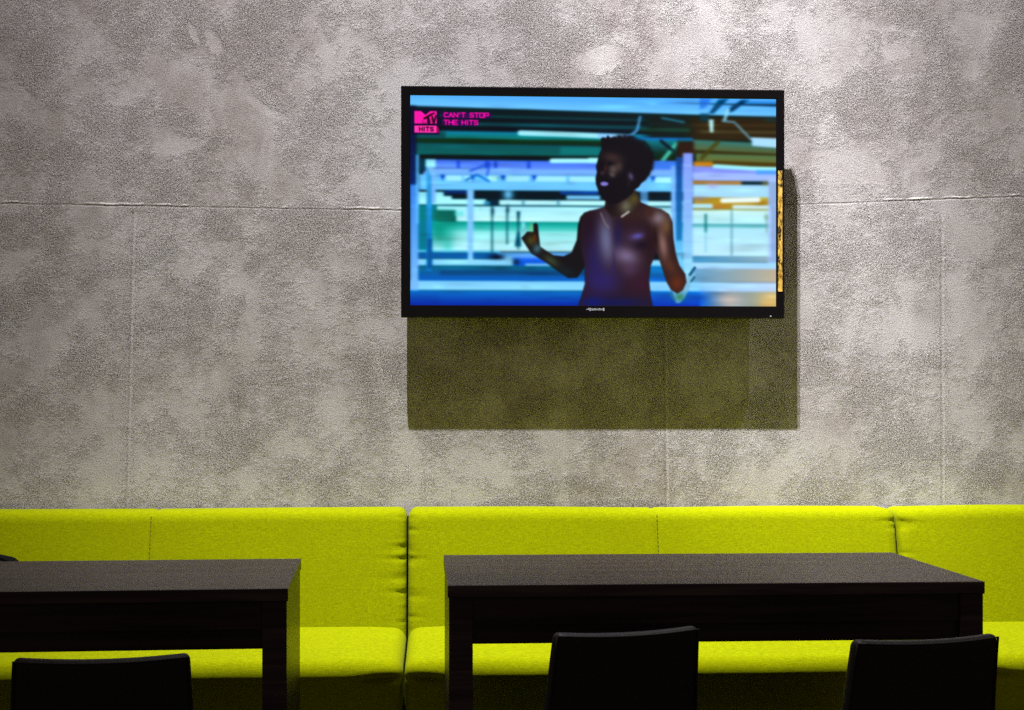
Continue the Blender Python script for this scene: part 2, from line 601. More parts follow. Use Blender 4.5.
# ---------------------------------------------------------------- chairs
def make_chair(label):
    root = thing('dining_chair', label, 'chair', (0, 0, 0), 0, 'dark chairs at the tables')
    # origin on the floor under the middle of the backrest; the sitter looks along +Y
    W = 0.33

    def seat_def(V, N):
        V[:, 2] += np.clip(N[:, 2], 0, 1) * 0.010 * np.cos(V[:, 0] / W * 2.6) * np.cos(V[:, 1] / 0.36 * 2.6)
        V[:, 0] *= 1 + 0.06 * (V[:, 1] / 0.36)
        return V
    V, fs = rounded((W, 0.36, 0.055), 0.02, 0.03, seat_def)
    V[:, 1] += 0.20
    V[:, 2] += 0.385
    obj('seat', V, fs, M_LEA, root, True)
    hb = 0.31

    def back_def(V, N):
        t = np.clip(V[:, 2] / hb, 0, 1)
        x = V[:, 0].copy()
        V[:, 0] *= 1.06 - 0.11 * t                        # narrows to the top
        V[:, 1] += 0.30 * x * x * (0.4 + 0.6 * t)          # wraps round the sitter
        V[:, 2] += t * 0.10 * (x / W) ** 2 * 0.25          # top dips in the middle
        V[:, 1] -= 0.05 * t ** 1.4                         # leans back
        return V
    V, fs = rounded((W, 0.034, hb), 0.013, 0.014, back_def)
    V[:, 1] += 0.02
    V[:, 2] += 0.385
    back = obj('backrest', V, fs, M_LEA, root, True)
    # raised welt along the top and side edges
    bm = bmesh.new()
    pts = []
    for i in range(41):
        a = i / 40
        if a < 0.3:
            x, z = -W / 2, 0.03 + (a / 0.3) * (hb - 0.04)
        elif a > 0.7:
            x, z = W / 2, 0.03 + ((1 - a) / 0.3) * (hb - 0.04)
        else:
            x, z = -W / 2 + (a - 0.3) / 0.4 * W, hb - 0.004
        t = min(1, z / hb)
        pts.append(Vector((x * (1.06 - 0.11 * t) * 0.985, 0.30 * x * x * (0.4 + 0.6 * t) - 0.05 * t ** 1.4 - 0.016 + 0.02,
                           z + t * 0.025 * (x / W) ** 2 + 0.385 - 0.002)))
    rings = []
    for i, p in enumerate(pts):
        tdir = (pts[min(i + 1, 40)] - pts[max(i - 1, 0)]).normalized()
        n1 = tdir.cross(Vector((0, 1, 0))).normalized()
        n2 = tdir.cross(n1)
        rings.append([bm.verts.new(p + (n1 * math.cos(q * math.pi / 3) + n2 * math.sin(q * math.pi / 3)) * 0.0028) for q in range(6)])
    for a, b in zip(rings, rings[1:]):
        for q in range(6):
            bm.faces.new((a[q], a[(q + 1) % 6], b[(q + 1) % 6], b[q]))
    bm.faces.new(rings[0])
    bm.faces.new(rings[-1])
    from_bm('welt', bm, M_LEA, back, True)
    for x in (-W / 2 + 0.025, W / 2 - 0.025):
        for y in (0.045, 0.35):
            box('leg', (x - 0.018, x + 0.018, y - 0.018, y + 0.018, 0, 0.388), M_WOOD, root, 0.003, 2, 0.7)
    for x in (-W / 2 + 0.025, W / 2 - 0.025):
        box('seat_rail', (x - 0.009, x + 0.009, 0.06, 0.335, 0.345, 0.388), M_WOOD, root, 0.002)
    return root


def copy_tree(o, parent=None):
    c = o.copy()
    COL.objects.link(c)
    if parent:
        c.parent = parent
    for ch in list(o.children):
        copy_tree(ch, c)
    return c


chair_spots = [
    (100, 656, 2.78, 7, 'dark chair with its back to us in front of the left table'),
    (624, 632, 3.05, 15, 'dark chair in front of the middle of the right table'),
    (924, 643, 2.92, 12, 'dark chair in front of the right end of the right table'),
]
chair0 = make_chair(chair_spots[0][4])
for i, (px, py, y, deg, lab) in enumerate(chair_spots):
    ch = chair0 if i == 0 else copy_tree(chair0)
    p = at_y(px, py, y)
    ch.location = (p.x, p.y + 0.03, 0)
    ch.rotation_euler = (0, 0, math.radians(deg))
    ch['label'] = lab
    print('CHAIR top z wanted', p.z)

# ---------------------------------------------------------------- black bag on the bench
bag_p = at_y(-14, 553, 4.37)


def bag_def(V, N):
    x, y, z = V[:, 0].copy(), V[:, 1].copy(), V[:, 2].copy()
    t = np.clip(z / 0.27, 0, 1)
    V[:, 0] *= 1 - 0.22 * t ** 2
    V[:, 1] *= 1 - 0.45 * t ** 1.5
    V[:, 2] -= t * 0.9 * np.abs(x) ** 2.0 * 1.6
    V[:, 2] = np.maximum(V[:, 2], 0)
    V += N * ((vnoise(x * 22 + z * 31 + 90, 3) - 0.5) * 0.012)[:, None]
    return V


bag = thing('shoulder_bag', 'black bag on the green bench at the left picture edge, behind the table', 'bag', (bag_p.x, 4.37, SEAT_Z + 0.012))
BAG_H = bag_p.z - SEAT_Z - 0.010
V, fs = rounded((0.26, 0.13, BAG_H), 0.045, 0.02, bag_def)
obj('body', V, fs, M_CLOTH, bag, True)
bm = bmesh.new()
rings = []
for i in range(25):
    a = math.pi * i / 24
    p = Vector((0.03 + 0.105 * math.cos(a), -0.05, BAG_H * 0.55 + (BAG_H * 0.42) * math.sin(a)))
    rings.append([bm.verts.new(p + Vector((math.cos(a) * 0.004 * math.cos(q * math.pi / 4), 0.012 * math.sin(q * math.pi / 4), math.sin(a) * 0.004 * math.cos(q * math.pi / 4)))) for q in range(8)])
for a, b in zip(rings, rings[1:]):
    for q in range(8):
        bm.faces.new((a[q], a[(q + 1) % 8], b[(q + 1) % 8], b[q]))
bm.faces.new(rings[0])
bm.faces.new(rings[-1])
from_bm('strap', bm, M_CLOTH, bag, True)

# ---------------------------------------------------------------- television
TVP = 0.092                                     # front of the set stands this far off the wall
TY = D - TVP
tl, trr = at_y(401, 86.0, TY), at_y(784.6, 89.4, TY)
bl_, brr = at_y(401, 318.3, TY), at_y(784.6, 317.8, TY)
TVX0, TVX1 = (tl.x + bl_.x) / 2, (trr.x + brr.x) / 2
TVZ0, TVZ1 = (bl_.z + brr.z) / 2, (tl.z + trr.z) / 2
tvc = Vector(((TVX0 + TVX1) / 2, D, (TVZ0 + TVZ1) / 2))
TW, TH = TVX1 - TVX0, TVZ1 - TVZ0
TV_YAW = math.radians(0.0)
tv = thing('television', 'black flat screen television on the concrete wall showing a shirtless man', 'television', tvc, TV_YAW)
px = TW / 383.0                                 # one picture pixel on the set
SX0, SX1 = -TW / 2 + 9.2 * px, TW / 2 - 8.4 * px    # screen opening
SZ0, SZ1 = -TH / 2 + 12.4 * px, TH / 2 - 9.2 * px
yf = -TVP                                       # front plane, local
# frame: rings from the back edge, over the front, down the inner slope to the glass
def ring(x0, x1, z0, z1, y):
    return [(x0, y, z0), (x1, y, z0), (x1, y, z1), (x0, y, z1)]


hw, hh = TW / 2, TH / 2
prof = [ring(-hw, hw, -hh, hh, yf + 0.019), ring(-hw, hw, -hh, hh, yf + 0.003), ring(-hw + .003, hw - .003, -hh + .003, hh - .003, yf),
        ring(SX0 - .004, SX1 + .004, SZ0 - .0012, SZ1 + .004, yf), ring(SX0, SX1, SZ0, SZ1, yf + 0.0042), ring(SX0, SX1, SZ0, SZ1, yf + 0.012)]
vs = [p for r in prof for p in r]
fs = []
for r in range(len(prof) - 1):
    for q in range(4):
        a, b = r * 4 + q, r * 4 + (q + 1) % 4
        fs.append((a, b, b + 4, a + 4))
obj('bezel', vs, fs, M_GLOSS, tv)
bm = bmesh.new()
add_box(bm, -hw + 0.002, hw - 0.002, yf + 0.0175, yf + 0.026, -hh + 0.002, hh - 0.002, 0.003)
add_box(bm, -hw * 0.72, hw * 0.72, yf + 0.024, yf + 0.058, -hh * 0.8, hh * 0.55, 0.012, 3)
from_bm('back_cover', bm, M_MATT, tv)
bm = bmesh.new()
add_box(bm, -0.22, 0.22, -0.008, -0.0005, -0.13, 0.13, 0.002)
for x in (-0.17, 0.17):
    add_box(bm, x - 0.018, x + 0.018, yf + 0.056, -0.006, -0.19, 0.19, 0.003)
from_bm('wall_bracket', bm, M_STEEL, tv)
# warm reflection on the lower right of the frame, painted as a gold strip
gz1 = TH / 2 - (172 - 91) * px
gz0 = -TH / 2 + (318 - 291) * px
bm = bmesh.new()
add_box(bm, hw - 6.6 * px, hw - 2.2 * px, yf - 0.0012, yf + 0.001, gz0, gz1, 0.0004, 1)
from_bm('reflection_strip', bm, M_REFLECTION, tv)['label'] = 'painted gold reflection'
# maker's lettering on the lower frame (too small to read: nine small strokes)
bm = bmesh.new()
lx0 = -hw + (586 - 402) * px
lz = -hh + 8.6 * px
widths = [0.9, 0.8, 1.9, 1.7, 1.7, 1.7, 1.7, 1.7, 1.2]
heights = [1.0, 2.6, 2.6, 2.0, 2.0, 1.7, 2.0, 1.7, 2.9]
x = lx0
for i, (a, h) in enumerate(zip(widths, heights)):
    t = 0.55 * px
    zb = lz - h * px / 2
    if i in (0, 1, 8):
        add_box(bm, x, x + a * px, yf - 0.0006, yf + 0.0005, zb + (0.9 * px if i == 1 else 0), zb + h * px)
    elif i == 2:
        add_box(bm, x, x + t, yf - 0.0006, yf + 0.0005, zb, zb + h * px)
        for q in (0, 0.5, 1):
            zz = zb + q * (h * px - t)
            add_box(bm, x + t, x + a * px, yf - 0.0006, yf + 0.0005, zz, zz + t)
    elif i in (3, 4, 6):
        for q in (0, 1):
            xx = x + q * (a * px - t)
            add_box(bm, xx, xx + t, yf - 0.0006, yf + 0.0005, zb, zb + h * px)
        zz = zb + (0 if i == 3 else h * px - t)
        add_box(bm, x + t, x + a * px - t, yf - 0.0006, yf + 0.0005, zz, zz + t)
    else:
        for q in (0, 1):
            xx = x + q * (a * px - t)
            add_box(bm, xx, xx + t, yf - 0.0006, yf + 0.0005, zb, zb + h * px)
    x += (a + 0.55) * px
from_bm('lettering', bm, M_PRINT, tv)['label'] = 'small silver lettering'
bm = bmesh.new()
bmesh.ops.create_uvsphere(bm, u_segments=10, v_segments=6, radius=0.9 * px)
for v in bm.verts:
    v.co = Vector((v.co.x + hw - 14 * px, v.co.y * 0.6 + yf, v.co.z * 0.7 - hh + 2.2 * px))
from_bm('indicator_light', bm, M_PRINT, tv, True)

# ---- the picture on the screen, painted on a fine grid of points (photo pixel units)
K = 2
U0, U1, V0, V1 = 411.0, 777.0, 97.0, 306.0
nx, nz = int((U1 - U0) * K) + 1, int((V1 - V0) * K) + 1
gx, gy = np.meshgrid(np.linspace(U0, U1, nx), np.linspace(V0, V1, nz))
img = np.zeros((nz, nx, 3))


def blend(mask, col):
    global img
    col = np.array(col, float) if not isinstance(col, np.ndarray) else col
    img = img * (1 - mask[..., None]) + col * mask[..., None]


def ss(d, f):
    t = np.clip(0.5 - d / max(f, 1e-3), 0, 1)
    return t * t * (3 - 2 * t)


def R(x0, y0, x1, y1, col, f=1.2, a=1.0, slope=0.0, fx=None):
    """soft rectangle, its rows sinking by slope per pixel to the right of x0"""
    fx = fx or f
    yy = gy - slope * (gx - x0)
    m = ss(x0 - gx, fx) * ss(gx - x1, fx) * ss(y0 - yy, f) * ss(yy - y1, f)
    blend(m * a, col)


def G(x0, y0, x1, y1, c0, c1, f=1.2, a=1.0, horiz=False, slope=0.0):
    """soft rectangle shading from c0 to c1"""
    yy = gy - slope * (gx - x0)
    t = np.clip((gx - x0) / (x1 - x0) if horiz else (yy - y0) / (y1 - y0), 0, 1)[..., None]
    c = np.array(c0, float) * (1 - t) + np.array(c1, float) * t
    m = ss(x0 - gx, f) * ss(gx - x1, f) * ss(y0 - yy, f) * ss(yy - y1, f)
    blend(m * a, c)


def seg_d(ax, ay, bx, by):
    dx, dy = bx - ax, by - ay
    t = np.clip(((gx - ax) * dx + (gy - ay) * dy) / (dx * dx + dy * dy + 1e-9), 0, 1)
    return np.hypot(gx - ax - t * dx, gy - ay - t * dy)


def Ln(pts, wd, col, f=1.0, a=1.0):
    d = np.full_like(gx, 1e9)
    for (p, q) in zip(pts, pts[1:]):
        d = np.minimum(d, seg_d(*p, *q))
    blend(ss(d - wd / 2, f) * a, col)


def Pg(pts, col, f=1.2, a=1.0):
    inside = np.zeros(gx.shape, bool)
    d = np.full_like(gx, 1e9)
    n = len(pts)
    for i in range(n):
        (xa, ya), (xb, yb) = pts[i], pts[(i + 1) % n]
        if ya != yb:
            cross = ((ya > gy) != (yb > gy)) & (gx < (xb - xa) * (gy - ya) / (yb - ya) + xa)
            inside ^= cross
        d = np.minimum(d, seg_d(xa, ya, xb, yb))
    m = ss(np.where(inside, -d, d), f) * a
    blend(m, col)
    return m


def Bl(x, y, rx, ry, col, a=1.0, rot=0.0, clip=None):
    c, s = math.cos(rot), math.sin(rot)
    u, v = ((gx - x) * c + (gy - y) * s) / rx, (-(gx - x) * s + (gy - y) * c) / ry
    m = np.exp(-(u * u + v * v)) * a
    if clip is not None:
        m = m * clip
    blend(m, col)


img[:] = (0, 24, 30)
# ceiling beams
R(405, 90, 790, 102, (98, 178, 252), 1.4)
G(405, 96, 790, 107.3, (96, 176, 252), (122, 202, 255), 1.4, slope=0.022)
R(405, 107.6, 790, 114, (0, 30, 34), 1.5, slope=0.02)
R(405, 115, 690, 117, (8, 84, 90), 1.6, 0.8, slope=0.016)
R(405, 117.5, 690, 122, (0, 22, 28), 1.6, slope=0.012)
R(450, 123, 690, 126.5, (0, 74, 84), 2.0, 0.9, slope=0.012)
R(405, 127, 690, 131.5, (0, 16, 26), 1.6, slope=0.01)
G(440, 132, 690, 139.5, (0, 132, 170), (0, 112, 96), 1.6, slope=0.008)
R(417, 133, 446, 140, (0, 78, 84), 2.5)
R(417, 140, 690, 143.6, (0, 48, 20), 1.8, slope=0.006)
G(417, 144, 690, 156, (0, 84, 90), (0, 96, 92), 2.4, slope=0.01)
R(560, 147, 600, 155, (0, 128, 130), 4, 0.7)
R(417, 156, 600, 160.5, (0, 20, 20), 1.8)
# middle ground windows
G(424, 160.5, 690, 169, (74, 118, 236), (108, 150, 250), 1.5, slope=0.006)
for x, wd in ((457, 3), (485, 4), (494, 3), (527, 3)):
    R(x, 162, x + wd, 169, (20, 60, 200), 1.6, 0.8)
R(424, 169.5, 690, 175.5, (128, 182, 255), 1.6)
R(420, 175.5, 690, 191, (112, 196, 255), 1.6)
for x0, x1 in ((446, 462), (464, 471), (488, 497), (506, 529), (534, 566), (569, 597), (654, 672)):
    R(x0, 176.5, x1, 182, (168, 236, 255), 1.4)
for x in (443, 473, 503, 534, 653):
    Pg([(x - 2.5, 176), (x + 2.5, 176), (x, 181.5)], (10, 60, 190), 1.6)
Ln([(466, 181), (477, 175.5), (489, 182)], 2.0, (20, 100, 190), 1.5)
Ln([(470, 172), (490, 164), (487, 176)], 1.8, (40, 90, 220), 1.5)
R(424, 183, 690, 191, (126, 206, 255), 2.0, 0.6)
for x0, x1 in ((436, 467), (473, 508), (513, 592), (647, 675)):
    R(x0, 191.5, x1, 200, (0, 26, 36), 1.4)
R(445, 191.5, 467, 194.5, (0, 50, 130), 1.5, 0.8)
R(560, 191.5, 598, 194.5, (10, 80, 190), 1.5, 0.8)
Bl(508, 195, 5, 6, (110, 190, 235))
R(418, 193, 444, 205.5, (160, 238, 255), 1.5)
R(431, 197, 452, 205.5, (172, 246, 255), 1.4)
R(413, 200, 486, 205.6, (176, 248, 255), 1.2)
R(484, 202, 490, 205.6, (60, 150, 190), 1.5)
R(490, 200, 498, 212, (0, 40, 60), 1.4)
R(499, 200.6, 690, 205.8, (188, 246, 255), 1.2)
Bl(523, 203, 1.2, 3, (60, 130, 160))
Bl(558, 203, 1.2, 3, (60, 130, 160))
R(566, 195.5, 600, 199.5, (130, 205, 250), 1.4)
R(418, 205.8, 690, 207.4, (0, 56, 74), 1.2)
R(437, 207, 480, 211.8, (170, 242, 250), 1.3)
G(456, 211, 690, 222.5, (178, 244, 255), (196, 246, 250), 1.6)
R(480, 207, 690, 212, (176, 238, 252), 1.3)
R(419, 207, 437, 223, (0, 120, 130), 2.0)
R(433, 211, 456, 222, (0, 104, 92), 3.0, 0.85)
R(455, 212, 464, 217, (120, 226, 226), 2.5, 0.8)
# far wall
G(418, 222.5, 690, 233, (0, 150, 140), (120, 222, 216), 1.4)
G(418, 232, 690, 252, (150, 232, 232), (190, 240, 250), 3.0)
Bl(440, 232, 14, 14, (0, 140, 120), 0.85)
Bl(448, 246, 5, 14, (60, 190, 180), 0.6)
R(418, 222, 428, 253, (0, 120, 140), 2.0)
R(418, 251, 500, 253.5, (110, 200, 230), 2)
R(419, 253.5, 497, 259.5, (0, 92, 160), 1.8)
R(497, 253, 600, 259.5, (90, 170, 240), 2.0)
G(513, 255, 585, 268, (120, 180, 250), (0, 80, 220), 2.0)
G(418, 260, 690, 266.5, (150, 220, 255), (140, 212, 255), 1.5)
G(513, 259, 592, 267, (20, 90, 225), (0, 80, 210), 3.0, 0.9)
R(525, 264, 552, 267, (150, 210, 255), 1.5, 0.9)
Bl(497, 257.5, 8, 2.6, (0, 10, 30))
Bl(508, 260, 4, 4, (130, 190, 220), 0.9)
Bl(516, 262.5, 3.5, 3, (10, 40, 60))
G(419, 266.5, 690, 281.5, (0, 96, 120), (0, 96, 196), 1.5)
R(440, 271, 600, 276, (0, 66, 112), 3.5, 0.7)
G(411, 281.5, 690, 291, (136, 208, 255), (148, 220, 255), 1.5)
G(405, 291.5, 790, 308, (0, 120, 200), (0, 36, 150), 1.8)
# slender poles
for x, y0, y1 in ((492, 207, 253), (507, 209, 245), (518, 212, 250)):
    R(x - 0.9, y0, x + 0.9, y1, (10, 80, 96), 1.3, 0.9)
Bl(492.5, 212, 1.4, 4, (0, 40, 60))
Bl(507.5, 210, 1.4, 4, (0, 40, 60))
Pg([(516.5, 212), (520, 212), (518.5, 226), (517.6, 226)], (0, 60, 80), 1.2)
Pg([(517, 232), (519.5, 232), (521, 247), (514.5, 247)], (0, 70, 96), 1.2)
# posts at the left
G(410, 107, 416.5, 200, (0, 14, 34), (0, 40, 110), 1.5)
G(411, 186, 419, 292, (70, 140, 230), (134, 194, 252), 1.8)
R(416.5, 156, 419.5, 225, (110, 190, 250), 1.5, 0.9)
G(405, 291.5, 440, 308, (0, 110, 190), (0, 36, 150), 1.8)
R(419.5, 160, 426, 173, (0, 50, 70), 1.6)
G(427, 168, 432.5, 272, (70, 160, 220), (0, 120, 190), 1.4)
R(432, 174, 436, 204, (134, 190, 255), 1.5)
R(428, 240, 432.5, 270, (0, 86, 150), 2)
R(426, 160.5, 436, 168.5, (158, 236, 255), 1.4)
Pg([(427, 168), (434, 168), (434.5, 176), (431, 176)], (130, 190, 240), 1.2)
Pg([(467, 191), (474, 191), (473, 262), (468, 262)], (140, 200, 252), 1.6)
# fluorescent tubes
Ln([(520, 133.5), (560, 134.3), (600, 135.6), (624, 136.4)], 5.4, (168, 238, 252), 1.2)
Ln([(600, 135.4), (626, 136.3)], 5.0, (140, 196, 255), 1.4, 0.7)
Ln([(624, 136.3), (632, 133.8), (637, 129.5), (640, 116)], 2.2, (110, 180, 240), 1.4)
Ln([(551.5, 161), (598, 160.6)], 4.6, (172, 244, 255), 1.2)
R(588, 157.6, 600, 163, (172, 244, 255), 1.2)
# ---- right hand side
R(646, 114.5, 790, 140, (16, 30, 26), 3.0, fx=16)
R(690, 116.5, 790, 139, (46, 34, 8), 3.5, fx=22)

Ln([(662, 117), (684, 121)], 2.0, (40, 120, 150), 1.5)
R(640, 127, 690, 131, (30, 76, 60), 2.5, 0.7)
R(700, 122, 790, 125, (70, 54, 20), 2.5, 0.6, fx=12)
R(700, 129, 790, 132, (84, 78, 50), 2.5, 0.7, fx=12)
R(766, 116, 790, 120, (20, 60, 70), 2.5, 0.6, fx=10)
G(632, 136.8, 693, 140.2, (0, 110, 200), (20, 130, 170), 1.5)
G(640, 140, 690, 150, (0, 122, 132), (0, 60, 60), 2.5)
G(650, 150, 690, 160, (0, 50, 40), (20, 30, 8), 2.0)
G(692, 138.5, 790, 149, (60, 124, 120), (92, 96, 54), 2.0, slope=0.04)
R(692, 149.5, 790, 153, (58, 50, 12), 2.0, slope=0.03)
G(696, 152.5, 790, 160, (86, 122, 84), (108, 110, 54), 2.0, slope=0.02)
R(694, 160.5, 714, 165.5, (196, 132, 20), 2.2)
R(713, 159.5, 790, 164, (76, 58, 4), 2.0, slope=0.03)
Ln([(718, 141), (702, 157)], 4.0, (70, 66, 14), 2.2, 0.85)
Pg([(675, 141), (680, 141), (665, 160), (660, 160)], (80, 190, 170), 1.8)
Ln([(661, 140), (672, 149)], 3.0, (0, 20, 30), 1.5)
R(677, 140, 694, 156, (46, 26, 12), 5.0)
R(646, 160, 678, 168, (70, 130, 236), 2.0)
# dangling conduits and lamp
Pg([(700, 97), (712, 97), (706, 106), (700, 108)], (40, 110, 220), 2.5, 0.7)
Pg([(719, 98), (729, 97), (714, 112), (709, 112)], (0, 70, 110), 1.8)
Pg([(742, 98), (750, 98), (733, 110), (729, 111), (729, 107)], (0, 56, 92), 1.5)
R(745, 99, 790, 102, (30, 120, 200), 1.8, 0.6)
Ln([(729, 108), (725, 118)], 3.0, (150, 220, 250), 1.8)
Pg([(709, 118), (714, 118), (713.5, 131), (710.5, 131)], (186, 238, 250), 1.5)
R(700, 112, 709, 120, (0, 60, 80), 2.5, 0.8)
Ln([(723, 119.5), (735, 120.5), (752, 138)], 2.0, (110, 160, 190), 1.4)
Pg([(752, 135.6), (779, 136.4), (779, 146), (753, 144.2)], (176, 224, 255), 1.5)
# right windows
R(693, 165, 790, 176, (138, 152, 240), 1.8, slope=0.02)
R(693, 172, 790, 180, (168, 192, 252), 2.5)
Ln([(715, 165), (752, 167), (779, 167.5)], 4.2, (166, 240, 252), 1.4)
R(757, 168.5, 790, 173, (80, 160, 240), 2.0, 0.8)
R(692, 180, 742, 183.4, (172, 120, 52), 2.0)
R(705, 181, 742, 186, (176, 128, 70), 3.0, 0.5)
R(693, 183.5, 770, 197, (172, 222, 252), 2.2)
Bl(713, 185, 5, 3, (176, 170, 220), 0.7)
Bl(766, 182, 3, 2.5, (150, 140, 80), 0.7)
R(694, 196.5, 770, 208, (174, 140, 40), 1.8)
Bl(700, 198, 8, 2.5, (140, 130, 140), 0.8)
Bl(716, 206, 10, 2, (190, 120, 60), 0.7)
R(747, 196, 768, 199, (200, 190, 80), 2.0, 0.7)
Ln([(723, 199.6), (759, 198.6)], 4.8, (238, 252, 250), 1.3)
R(690, 203, 713, 207.4, (186, 236, 252), 1.4)
R(733, 204, 771, 208, (208, 236, 240), 1.4)
G(692, 208.3, 772, 223.5, (206, 244, 244), (186, 242, 252), 1.5)
R(693, 208, 771, 209.6, (150, 150, 70), 1.3, 0.7)
G(693, 223.5, 772, 228, (90, 180, 190), (140, 210, 220), 1.8)
G(692, 227, 772, 256, (180, 232, 248), (196, 238, 255), 2.0)
R(705, 213, 707, 232, (0, 96, 100), 1.5, 0.9)
R(705.4, 230, 706.6, 252, (110, 180, 210), 1.5, 0.7)
R(731.4, 209, 733, 255, (90, 140, 160), 1.4, 0.8)
Bl(767.5, 216, 2, 3, (120, 150, 120), 0.9)
R(767, 217, 768.4, 232, (130, 160, 150), 1.3, 0.8)
G(693, 255.8, 770, 261.5, (70, 144, 190), (150, 178, 190), 1.6, 1.0, True)
R(769, 178, 790, 268, (178, 206, 255), 2.0, 0.85)
G(692, 261.8, 790, 269, (166, 222, 255), (178, 216, 255), 1.8)
G(692, 268.5, 790, 282, (104, 160, 200), (206, 182, 148), 2.4, 1.0, True)
G(690, 282, 790, 292, (150, 212, 252), (196, 214, 250), 2.0, 1.0, True)
G(688, 291.5, 790, 310, (40, 120, 210), (226, 192, 120), 2.4, 1.0, True)
Bl(694, 301, 14, 9, (0, 80, 200), 0.95)
Bl(730, 300, 14, 9, (206, 186, 172), 0.8)
Bl(770, 303, 9, 9, (226, 190, 116), 0.8)
# centre posts
G(671, 165, 676, 285, (124, 180, 255), (150, 214, 255), 1.6)
G(676, 156, 682.5, 285, (24, 70, 140), (30, 150, 210), 1.6)
G(676, 240, 682.5, 285, (100, 190, 240), (150, 220, 255), 3.0)
G(683, 152, 693, 285, (140, 160, 250), (154, 226, 255), 1.8)
R(640, 172, 648, 205, (120, 190, 255), 1.6, 0.7)
R(650, 266, 674, 273, (0, 120, 190), 2.5)
R(652, 282, 700, 291.5, (140, 208, 255), 2.0)
G(648, 291.5, 700, 308, (0, 110, 200), (0, 50, 170), 2.0)

def blur(sx, sy):
    global img
    for ax, sg in ((1, sx), (0, sy)):
        r = int(3 * sg * K) + 1
        kx = np.exp(-0.5 * (np.arange(-r, r + 1) / (sg * K)) ** 2)
        kx /= kx.sum()
        pad = [(0, 0)] * 3
        pad[ax] = (r, r)
        P_ = np.pad(img, pad, mode='edge')
        n_ = img.shape[ax]
        out = np.zeros_like(img)
        for q_, wgt in enumerate(kx):
            out += wgt * (P_[:, q_:q_ + n_] if ax == 1 else P_[q_:q_ + n_])
        img = out


# streaky unevenness of the out-of-focus background, then its softness
rs = np.random.RandomState(8)
for _ in range(420):
    x_, y_ = rs.uniform(U0, U1), rs.uniform(V0, V1)
    amp = rs.uniform(-26, 26)
    m_ = np.exp(-(((gx - x_) / rs.uniform(5, 22)) ** 2 + ((gy - y_) / rs.uniform(0.8, 2.2)) ** 2))
    img = np.clip(img + (m_ * amp)[..., None] * np.array([0.8, 1.0, 1.1]) * (0.25 + img / 255.0), 0, 255)
blur(1.1, 0.75)

# ---- the man
SK = (30, 20, 34)
left_arm = [(590, 210.6), (584, 212.6), (580, 217), (577.6, 225), (576.4, 240), (571, 253), (563, 256.5), (553, 255.5), (545, 250.5), (540, 247), (538.6, 236), (537.6, 225),
            (535.5, 223), (533, 224.5), (533.2, 232), (527, 232), (521, 238.5), (525, 245), (531, 254), (545, 262.5), (556, 270.5), (568, 278.4), (577, 278),
            (584, 268), (592, 250), (594, 226)]
torso = [(607, 205.6), (597, 209), (589, 211), (583, 216), (580, 232), (581, 250), (584, 262), (584.5, 284), (581, 296), (577, 308), (653, 308), (650.6, 296),
         (649, 280), (650.5, 266), (655, 255), (661, 250), (660, 224), (652, 207), (639, 201)]
right_arm = [(648, 206), (661, 208.5), (669, 213.5), (672.6, 222), (673.4, 238), (676, 254), (679.5, 265), (685.6, 274), (686.6, 282), (683, 290), (677.5, 293.6),
             (671, 290), (666.5, 282), (662, 268), (656.5, 252), (652, 236)]
hand = [(672, 291), (678, 290), (684, 285), (688, 276), (692, 268), (695.6, 266.4), (694, 272), (696, 274), (692, 280), (690, 288), (685, 297), (680, 303), (676, 303), (674, 297)]
Pg(hand, (130, 186, 214), 2.2, 0.85)
Ln([(690, 274.5), (695, 267.5)], 2.6, (30, 86, 120), 1.6)
Ln([(691.5, 281), (694.5, 277)], 2.2, (40, 96, 130), 1.6)
Bl(680, 297, 5, 4, (60, 130, 96), 0.9)
Ln([(670, 293), (675, 300)], 2.4, (60, 120, 150), 1.8, 0.8)
la = Pg(left_arm, (26, 22, 26), 1.4)
Bl(531, 241, 5, 5, (74, 72, 30), 0.95, 0, la)
Bl(534.6, 238, 1.6, 4, (110, 50, 16), 0.8, 0, la)
Bl(537, 249, 4, 5, (76, 120, 130), 0.8, 0.6, la)
Bl(551, 261, 9, 4, (66, 76, 50), 0.85, 0.6, la)
Bl(566, 272, 9, 5, (26, 40, 44), 0.8, 0.3, la)
Bl(523, 226, 2, 5, (150, 226, 240), 0.9)
Bl(523.6, 231, 1.6, 4, (130, 190, 200), 0.9, 0.4)
Bl(531, 228, 1.6, 4, (150, 190, 90), 0.7)
to = Pg(torso, (46, 28, 36), 1.6)
Bl(634, 213, 24, 8, (56, 36, 30), 0.8, 0, to)
Bl(590, 226, 10, 22, (34, 16, 24), 0.9, 0, to)
Bl(594, 262, 10, 30, (44, 36, 88), 0.85, 0, to)
Bl(606, 240, 8, 24, (116, 120, 156), 0.85, -0.08, to)
Bl(604, 282, 18, 14, (52, 42, 110), 0.75, 0, to)
Bl(618, 236, 5, 15, (36, 28, 70), 0.85, 0, to)
Bl(636, 237, 14, 8, (78, 62, 92), 0.6, 0, to)
Bl(637.5, 236, 6, 2.8, (104, 98, 190), 0.8, -0.2, to)
Bl(641, 245, 9, 4.5, (24, 14, 30), 0.85, -0.2, to)
Bl(626, 256, 13, 9, (132, 118, 150), 0.85, 0.35, to)
Bl(630, 270, 10, 8, (92, 72, 100), 0.6, 0.35, to)
Bl(640, 284, 12, 12, (58, 28, 48), 0.8, 0, to)
Bl(650, 238, 6, 18, (40, 20, 24), 0.75, 0, to)
Bl(613.5, 266, 2, 16, (52, 38, 84), 0.6, 0, to)
Bl(616, 303, 34, 6, (24, 28, 84), 0.85, 0, to)
Bl(592, 303, 10, 6, (20, 34, 130), 0.6, 0, to)
ra = Pg(right_arm, (54, 34, 32), 1.4)
